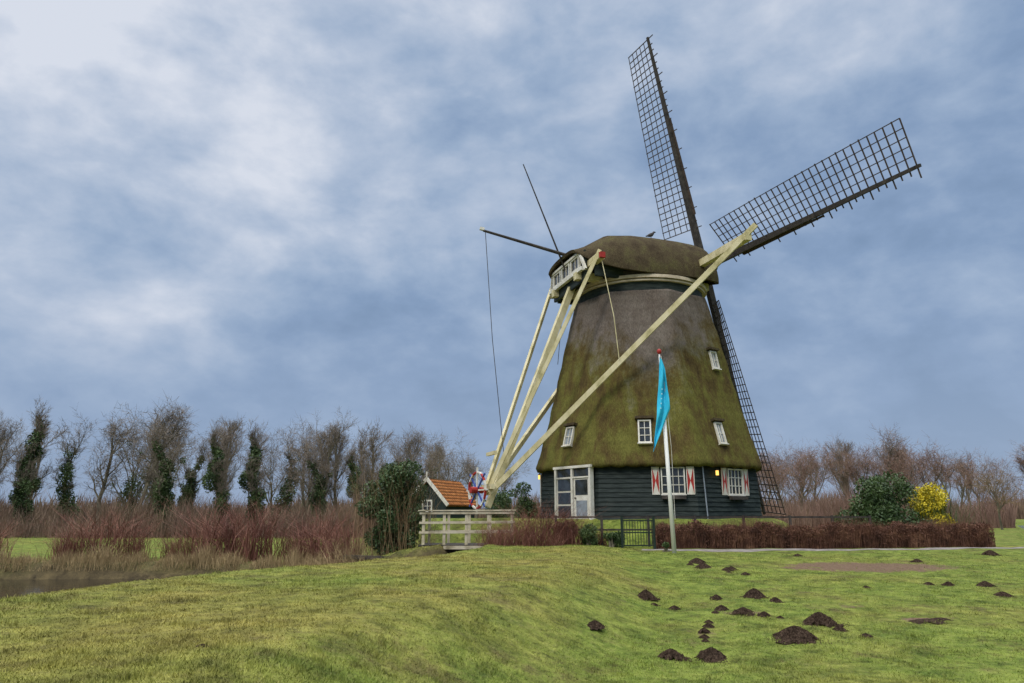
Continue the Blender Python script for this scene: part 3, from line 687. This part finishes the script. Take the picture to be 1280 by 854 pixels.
SM2=[shrub_mesh(50,n=160,w=.006),shrub_mesh(51,n=110,w=.007,lean=.4)]
for me in SM2: me.materials.append(M['reed'])
def shrub(x,y,h,w,me,lab,grp,name='red_stem_shrub'):
    o=bpy.data.objects.new(name,me); o.location=(x,y,g(x,y)-.05); o.scale=(w,w,h); o.rotation_euler=(0,0,rng.uniform(0,6.28)); COL.objects.link(o); label(o,lab,'shrub',grp)
for i,(x,y,h_,w) in enumerate([(-25.2,34.6,2.9,2.6),(-23.9,34.4,2.2,2.2),(-20.1,34.3,2.2,2.2),(-18.9,34.7,2.9,3.0),(-17.5,34.8,2.1,2.0),(-14.8,34.9,2.2,2.1),(-13.8,34.6,3.1,3.2),(-12.7,34.2,2.6,2.4),(-11.5,33.7,3.0,3.0),(-8.9,32.3,2.3,2.3),(-7.9,31.3,2.9,2.7),(-6.8,29.9,2.3,2.2),(-10.2,34.6,1.8,1.8),(-21.6,36,1.4,1.6),(-16.1,35.6,1.6,1.7),(-6.3,28.6,1.8,1.9)]):
    shrub(x,y,h_,w,SM[i%4],'bare red stemmed shrub on the canal bank','red stemmed shrubs along the canal')
for i,(x,y,h_,w) in enumerate([(-.3,25.6,.8,1.2),(.2,26.0,1.35,1.7),(.95,26.2,1.85,1.9),(1.6,26.5,1.1,1.4),(2.1,26.4,1.5,1.5),(3.1,26.7,.8,1.3),(-.7,26.6,1.0,1.3),(.6,25.4,.7,1.2),(1.4,25.6,.65,1.1)]):
    shrub(x,y,h_,w,SM[(i+1)%4],'bare red stemmed shrub in front of the windmill mound','red stemmed shrubs before the windmill')
for i,(x,y,h_) in enumerate(((-5.2,25.8,1.2),(-4.6,25.5,.9),(-5.9,26.4,1.4),(-6.6,26.9,1.0))):
    shrub(x,y,h_,1.5,SM2[i%2],'pale dry leafless shrub at the water edge','dry shrubs at the water edge','dry_shrub')
# reeds
R=np.random.RandomState(60); n=13000
x=R.uniform(-34,-5,n); ysh=np.interp(x,[-34,-22,-14,-9,-6],[31.7,32.4,33.0,30.6,27.0]); y=ysh+np.abs(R.normal(0,.8,n))-.5
V,F_=stems(x,y,np.maximum(G(x,y),-1.05),R.uniform(.2,.7,n)*(.75+.4*np.sin(x*1.3)+.3*np.sin(x*4.1)),.2,.010,R)
o=mesh_obj('reed_bed',V,F_,M['reed'],origin=(0,0,0)); label(o,'dry tan reeds lining the canal edge','reeds',kind='stuff')
# undergrowth
n=25000; x=R.uniform(-75,-6,n); y=62+R.uniform(0,14,n); 
hgt=R.uniform(.3,1,n)*(3.1+1.1*np.sin(x*.35)+1.0*np.sin(x*.9+1)+.6*np.sin(x*2.3))
V,F_=stems(x,y,G(x,y),hgt,.2,.020,R)
o=mesh_obj('undergrowth',V,F_,M['brush'],origin=(0,0,0)); label(o,'brown leafless undergrowth beneath the trees','undergrowth',kind='stuff')
n=19000; x=R.uniform(14,58,n); y=68+R.uniform(0,10,n); ok=sdin(x,y,WP2)<-.5; x=x[ok];y=y[ok];n=len(x)
V,F_=stems(x,y,G(x,y),R.uniform(.3,1,n)*(3.8+1.1*np.sin(x*.4)+.8*np.sin(x*1.7)),.2,.020,R)
o=mesh_obj('undergrowth',V,F_,M['twigred'],origin=(0,0,0)); label(o,'reddish brown leafless thicket beneath the trees','undergrowth',kind='stuff')
# ---------------------------------------------------------------- trees
def tube_np(segs,sides):
    A=np.array([[*s_[0],*s_[1],s_[2],s_[3]] for s_ in segs]); p0=A[:,:3];p1=A[:,3:6];r0=A[:,6];r1=A[:,7]
    d=p1-p0; d/=np.linalg.norm(d,axis=1)[:,None]+1e-9; ref=np.where(np.abs(d[:,2:3])<.9,np.array([[0,0,1.]]),np.array([[1.,0,0]]))
    u=np.cross(d,ref);u/=np.linalg.norm(u,axis=1)[:,None];v=np.cross(d,u); Vs=[]
    for P,r in((p0,r0),(p1,r1)):
        for q in range(sides):
            a=2*math.pi*q/sides; Vs.append(P+(u*math.cos(a)+v*math.sin(a))*r[:,None])
    V=np.stack(Vs,1).reshape(-1,3); n=len(A); base=np.arange(n)[:,None]*(2*sides); F_=[]
    for q in range(sides): F_.append(base+np.array([[q,(q+1)%sides,sides+(q+1)%sides,sides+q]]))
    return V,np.concatenate(F_).tolist()
def ribbon_np(segs,R):
    A=np.array([[*s_[0],*s_[1],s_[2],s_[3]] for s_ in segs]); p0=A[:,:3];p1=A[:,3:6]
    d=p1-p0; s_=np.cross(d,R.normal(0,1,d.shape)); s_/=np.linalg.norm(s_,axis=1)[:,None]+1e-9
    V=np.stack([p0-s_*A[:,6:7],p0+s_*A[:,6:7],p1+s_*A[:,7:8]*.4,p1-s_*A[:,7:8]*.4],1).reshape(-1,3)
    return V,np.arange(len(A)*4).reshape(-1,4).tolist()
def make_tree(seed,kind,twigmat,ivy=0):
    rr=random.Random(seed); segs=[[],[],[],[],[]]
    P=dict(
      ash=dict(tr=.76,ang=(.45,.85),l1=.42,up=(.05,.20,.14,.07,.02),start=2),
      wide=dict(tr=.5,ang=(.6,1.1),l1=.56,up=(.02,.12,.08,.04,.0),start=2),
      thin=dict(tr=.88,ang=(.35,.65),l1=.32,up=(.08,.26,.2,.1,.04),start=1),
      willow=dict(tr=.45,ang=(.3,.8),l1=.62,up=(.03,.12,.05,.0,-.05),start=3))[kind]
    H=1.0
    def br(p,d,L,r,lev):
        n_=(7,5,4,3,1)[lev]; taper=(.55,.75,.8,.8,.8)[lev]
        for i in range(n_):
            wob=(.09,.17,.22,.26,.2)[lev]
            d=(d+Vector((rr.gauss(0,wob),rr.gauss(0,wob),rr.gauss(0,wob)+P['up'][lev]))).normalized()
            q=p+d*(L/n_); r2=r*(1-taper/n_)
            segs[lev].append((tuple(p),tuple(q),r,r2))
            if lev<4:
                kids=0
                if lev==0: kids=((1,2)[rr.random()<.7] if i>=P['start'] else 0)+(2 if i==n_-1 else 0)
                elif lev==1: kids=(1,2)[rr.random()<.7] if i>=1 else 0
                elif lev==2: kids=2
                else: kids=(2 if i<2 else 3)
                for _ in range(kids):
                    ang=rr.uniform(*P['ang'])*(1 if lev else 1-.35*i/n_); ax=d.cross(Vector((rr.gauss(0,1),rr.gauss(0,1),rr.gauss(0,1)))).normalized()
                    cd=(Matrix.Rotation(ang,3,ax)@d)
                    if lev==0 and cd.z<.1: cd.z=.25; cd.normalize()
                    ln={0:P['l1']*(1-.45*i/n_)*rr.uniform(.45,1.25),1:L*.5*rr.uniform(.5,1.3),2:L*.58*rr.uniform(.5,1.2),3:L*.75*rr.uniform(.5,1.1)}[lev]
                    br(q,cd,ln*H,r2*.58,lev+1)
            p=q;r=r2
    br(Vector((0,0,-.01)),Vector((rr.gauss(0,.05),rr.gauss(0,.05),1)).normalized(),P['tr'],.016,0)
    R=np.random.RandomState(seed)
    allp=np.array([s_[1] for l in segs for s_ in l]); mz=np.percentile(allp[:,2],99.7); sc=1/mz
    def S(l,m=1,mn=0): return [(tuple(Vector(s_[0])*sc),tuple(Vector(s_[1])*sc),max(s_[2]*m,mn),max(s_[3]*m,mn)) for s_ in l]
    V,F_=tube_np(S(segs[0]+segs[1]),6); V2,F2=tube_np(S(segs[2],1.0,.0010),4)
    me=bpy.data.meshes.new('trunk'); me.from_pydata(np.concatenate([V,V2]).tolist(),[],F_+[[i+len(V) for i in f] for f in F2]); me.materials.append(M['bark'])
    V,F_=ribbon_np(S(segs[3],1,.0010)+S(segs[4],.8,.0009),R)
    mc=bpy.data.meshes.new('crown'); mc.from_pydata(V.tolist(),[],F_); mc.materials.append(twigmat)
    mi=None
    if ivy:
        lum=[]
        for s_ in S(segs[0]): 
            for q in(0,.33,.66): 
                p=Vector(s_[0]).lerp(Vector(s_[1]),q)
                if p.z<.92: w=R.uniform(.03,.082)*(1.2-.6*p.z); lum.append((p.x+R.normal(0,.022),p.y+R.normal(0,.022),p.z,w,w,w*R.uniform(.8,1.5)))
        for k_,s_ in enumerate(S(segs[1])):
            if rr.random()<ivy*.6: p=Vector(s_[1]).lerp(Vector(s_[0]),rr.random()); w=R.uniform(.012,.040); lum.append((p.x,p.y,p.z,w,w,w))
        V,F_=leafcloud(lum,int(10000*ivy),.010,R,.3)
        mi=bpy.data.meshes.new('ivy'); mi.from_pydata(V.tolist(),[],F_.tolist()); mi.materials.append(M['ivy'])
    return me,mc,mi
T={'ash1':make_tree(101,'ash',M['twig']),'ash2':make_tree(102,'ash',M['twig'],.45),'ash3':make_tree(122,'ash',M['twig']),'wide1':make_tree(103,'wide',M['twig']),'wide2':make_tree(104,'wide',M['twig'],.4),
'thin1':make_tree(105,'thin',M['twig']),'thin2':make_tree(115,'thin',M['twig']),'ivy1':make_tree(106,'ash',M['twig'],1.0),'ivy2':make_tree(117,'thin',M['twig'],1.0),'red1':make_tree(108,'ash',M['twigred']),'red2':make_tree(109,'wide',M['twigred']),'wil':make_tree(110,'willow',M['twigtan'])}
def tree(kind,x,y,h_,w=None,grp='row of bare trees beyond the canal field'):
    w=h_*rng.uniform(.9,1.2) if w is None else w; z=g(x,y)
    lab={'ivy':'bare tree wrapped in dark green ivy','red':'leafless tree with reddish brown twigs','wil':'pale leafless willow near the water','thi':'tall slender leafless tree','wid':'broad leafless tree with spreading limbs','ash':'leafless tree with mossy grey limbs'}[kind[:3]]
    e=empty('bare_tree',(x,y,z),lab,'tree',grp); rot=rng.uniform(0,6.28)
    for nm_,me in zip(('trunk','crown','ivy'),T[kind]):
        if me is None: continue
        o=bpy.data.objects.new(nm_,me); o.parent=e; o.scale=(w,w,h_); o.rotation_euler=(0,0,rot); COL.objects.link(o)
for a in [('ivy1',-48.4,66,9.0),('ivy2',-46.5,70,13.0),('ash1',-42,75,13.0),('wide2',-38.6,76,12.4),('ash3',-36.5,72,13.2),('ivy1',-31,66,11.0),('ivy2',-26.6,68,10.4),('ivy2',-24.0,70,10.8),('thin1',-33.6,82,11.4),('thin2',-29.8,83,11.6),('ash2',-26.8,85,12.2),
 ('wide1',-22,78,12.2),('ash1',-19.8,76,12.6),('thin1',-18.3,80,11.6),('thin2',-16.7,84,12.0),('ash3',-13.6,88,12.2),('wide1',-11.2,84,11.2),('ash2',-52.6,88,13),('ash3',-61.5,88,13.6),('thin2',-56,85,12.6),('thin1',-23.4,88,12.4),('ash1',-8.5,90,11.2),('ash3',-46,95,14.5),('thin2',-20.5,95,13),('ash2',-14.8,97,12.6),('ivy2',-53.5,80,10.5),('wide1',-31,96,12.6),
 ('ivy1',-19.4,74,9.4),('ivy2',-15.0,73,8.8),('wide1',-4.9,60,8.4,8.6),('ash1',-65,80,12.5),('thin2',-11,98,11.5),('ash3',-5,100,10),('wide2',-1,96,9),('thin1',-40,98,15),('wide2',-43.5,90,12.5),('ash2',-39.8,84,12),('ivy1',-35,78,10.5),('ivy2',-58.5,78,11),('thin2',-37,92,13.8),('ash1',-27.5,95,13),('wide1',-17.8,92,12.2),('ash2',-9.6,80,9.8)]:
    tree(*a)
for a in [('red1',30.7,80,8.2),('red2',34.6,85,9.6),('thin1',37.8,85,9.8),('red2',38.9,80,9.2),('ash1',41.9,82,10.2),('red1',45.8,85,11.2),('red2',45.3,80,8.7),('red1',51,85,9.3),('red1',50.9,80,6.4,7.5),('wil',40.2,61,5.8,7),('red1',91,129,14.5),('red2',86,130,12),('red2',26.5,84,8.4),('thin2',42,92,10.8),('red2',49,95,10),('red1',57,94,9.2),('red2',33,95,10),('red1',28,96,9),('ash1',80,128,12),('red1',22,95,8.5),('red2',38,97,10.6),('red2',96,132,13),('red1',36.2,78,8.2),('red2',42.6,78,8.4),('red1',32.6,88,9.2),('red1',47.6,90,10),('red2',29,79,7),('red1',40.4,88,10)]:
    tree(*a,grp='row of reddish bare trees behind the hedge')
n=22000; x=R.uniform(-220,260,n); y=R.uniform(250,300,n); 
V,F_=stems(x,y,np.maximum(G(x,y),0),R.uniform(.4,1,n)*(8+2*np.sin(x*.07)+1.5*np.sin(x*.23)),.12,.22,R)
o=mesh_obj('far_wood',V,F_,M['brush'],origin=(0,0,0)); label(o,'far off leafless woodland along the horizon','woodland',kind='stuff')
# ---------------------------------------------------------------- world
w=bpy.data.worlds.new('World'); scene.world=w; w.use_nodes=True; nt=w.node_tree; nt.nodes.clear()
out=nt.nodes.new('ShaderNodeOutputWorld'); tc=nt.nodes.new('ShaderNodeTexCoord'); D=tc.outputs['Generated']
sky=nt.nodes.new('ShaderNodeTexSky'); sky.sky_type='NISHITA'; sky.sun_disc=False
SE=math.radians(38); sunaz=Vector((-.62,-.78,0)).normalized()
sky.sun_elevation=SE; sky.sun_rotation=math.atan2(sunaz.x,sunaz.y)
sx=nt.nodes.new('ShaderNodeSeparateXYZ'); nt.links.new(D,sx.inputs[0]); zc=mathn(nt,'MAXIMUM',sx.outputs[2],0.0)
mp=nt.nodes.new('ShaderNodeMapping'); mp.inputs['Scale'].default_value=(1,1,1.7); mp.inputs['Rotation'].default_value=(0,.22,0); nt.links.new(D,mp.inputs[0])
n1=noise(nt,mp.outputs[0],2.1,4,.5,.25); n2=noise(nt,mp.outputs[0],5.0,7,.55,.2); n3=noise(nt,mp.outputs[0],14,5,.55,.1)
def dotd(v):
    vm=nt.nodes.new('ShaderNodeVectorMath'); vm.operation='DOT_PRODUCT'; nt.links.new(D,vm.inputs[0]); vm.inputs[1].default_value=v; return vm.outputs['Value']
lf=mathn(nt,'ADD',mathn(nt,'ADD',mathn(nt,'MULTIPLY',n1,.36),mathn(nt,'MULTIPLY',n2,.44)),mathn(nt,'MULTIPLY',n3,.20))
b1=ramp(nt,dotd((-.60,.64,.48)),[(.84,0),(1.0,1)],'EASE')
b2=ramp(nt,zc,[(.20,0),(.62,1)])
lf=mathn(nt,'ADD',lf,mathn(nt,'MULTIPLY',b1,.13)); lf=mathn(nt,'ADD',lf,mathn(nt,'MULTIPLY',b2,.15))
lf=mathn(nt,'ADD',lf,-.008)
cc=ramp(nt,lf,[(.42,(.195,.29,.45)),(.50,(.25,.355,.535)),(.58,(.345,.45,.62)),(.66,(.48,.565,.71)),(.77,(.72,.765,.86))])
hz=ramp(nt,zc,[(0.0,1),(.30,0)])
cc=mix(nt,mathn(nt,'MULTIPLY',hz,.7),cc,(.34,.43,.60))
zen=nt.nodes.new('ShaderNodeMapRange'); zen.inputs[1].default_value=.66; zen.inputs[2].default_value=.88; zen.inputs[3].default_value=1; zen.inputs[4].default_value=6.4  # extra sky brightness overhead, above the view, added to light the ground
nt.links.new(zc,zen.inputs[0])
cl=mix(nt,ramp(nt,zc,[(.66,0),(.85,.85)]),cc,(.57,.56,.55))
bg1=nt.nodes.new('ShaderNodeBackground'); nt.links.new(sky.outputs[0],bg1.inputs[0]); bg1.inputs[1].default_value=.08
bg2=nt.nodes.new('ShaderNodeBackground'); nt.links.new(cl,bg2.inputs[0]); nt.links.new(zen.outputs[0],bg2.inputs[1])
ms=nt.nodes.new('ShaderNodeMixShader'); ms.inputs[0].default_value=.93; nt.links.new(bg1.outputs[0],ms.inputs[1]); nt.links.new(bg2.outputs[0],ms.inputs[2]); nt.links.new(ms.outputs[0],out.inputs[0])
sl=bpy.data.lights.new('sun','SUN'); sl.energy=1.5; sl.angle=math.radians(14); sl.color=(1,.94,.85)
so=bpy.data.objects.new('sun',sl); COL.objects.link(so); sd=Vector((sunaz.x*math.cos(SE),sunaz.y*math.cos(SE),math.sin(SE)))
so.rotation_euler=(-sd).to_track_quat('-Z','Y').to_euler(); so.location=(-20,-20,30)
cd=bpy.data.cameras.new('camera'); cd.lens=25.3125; cd.sensor_width=36; cd.clip_end=5000; cd.clip_start=.1
co=bpy.data.objects.new('camera',cd); COL.objects.link(co); co.location=(0,0,1.6); co.rotation_euler=(math.radians(90+13.62),0,0)
scene.camera=co
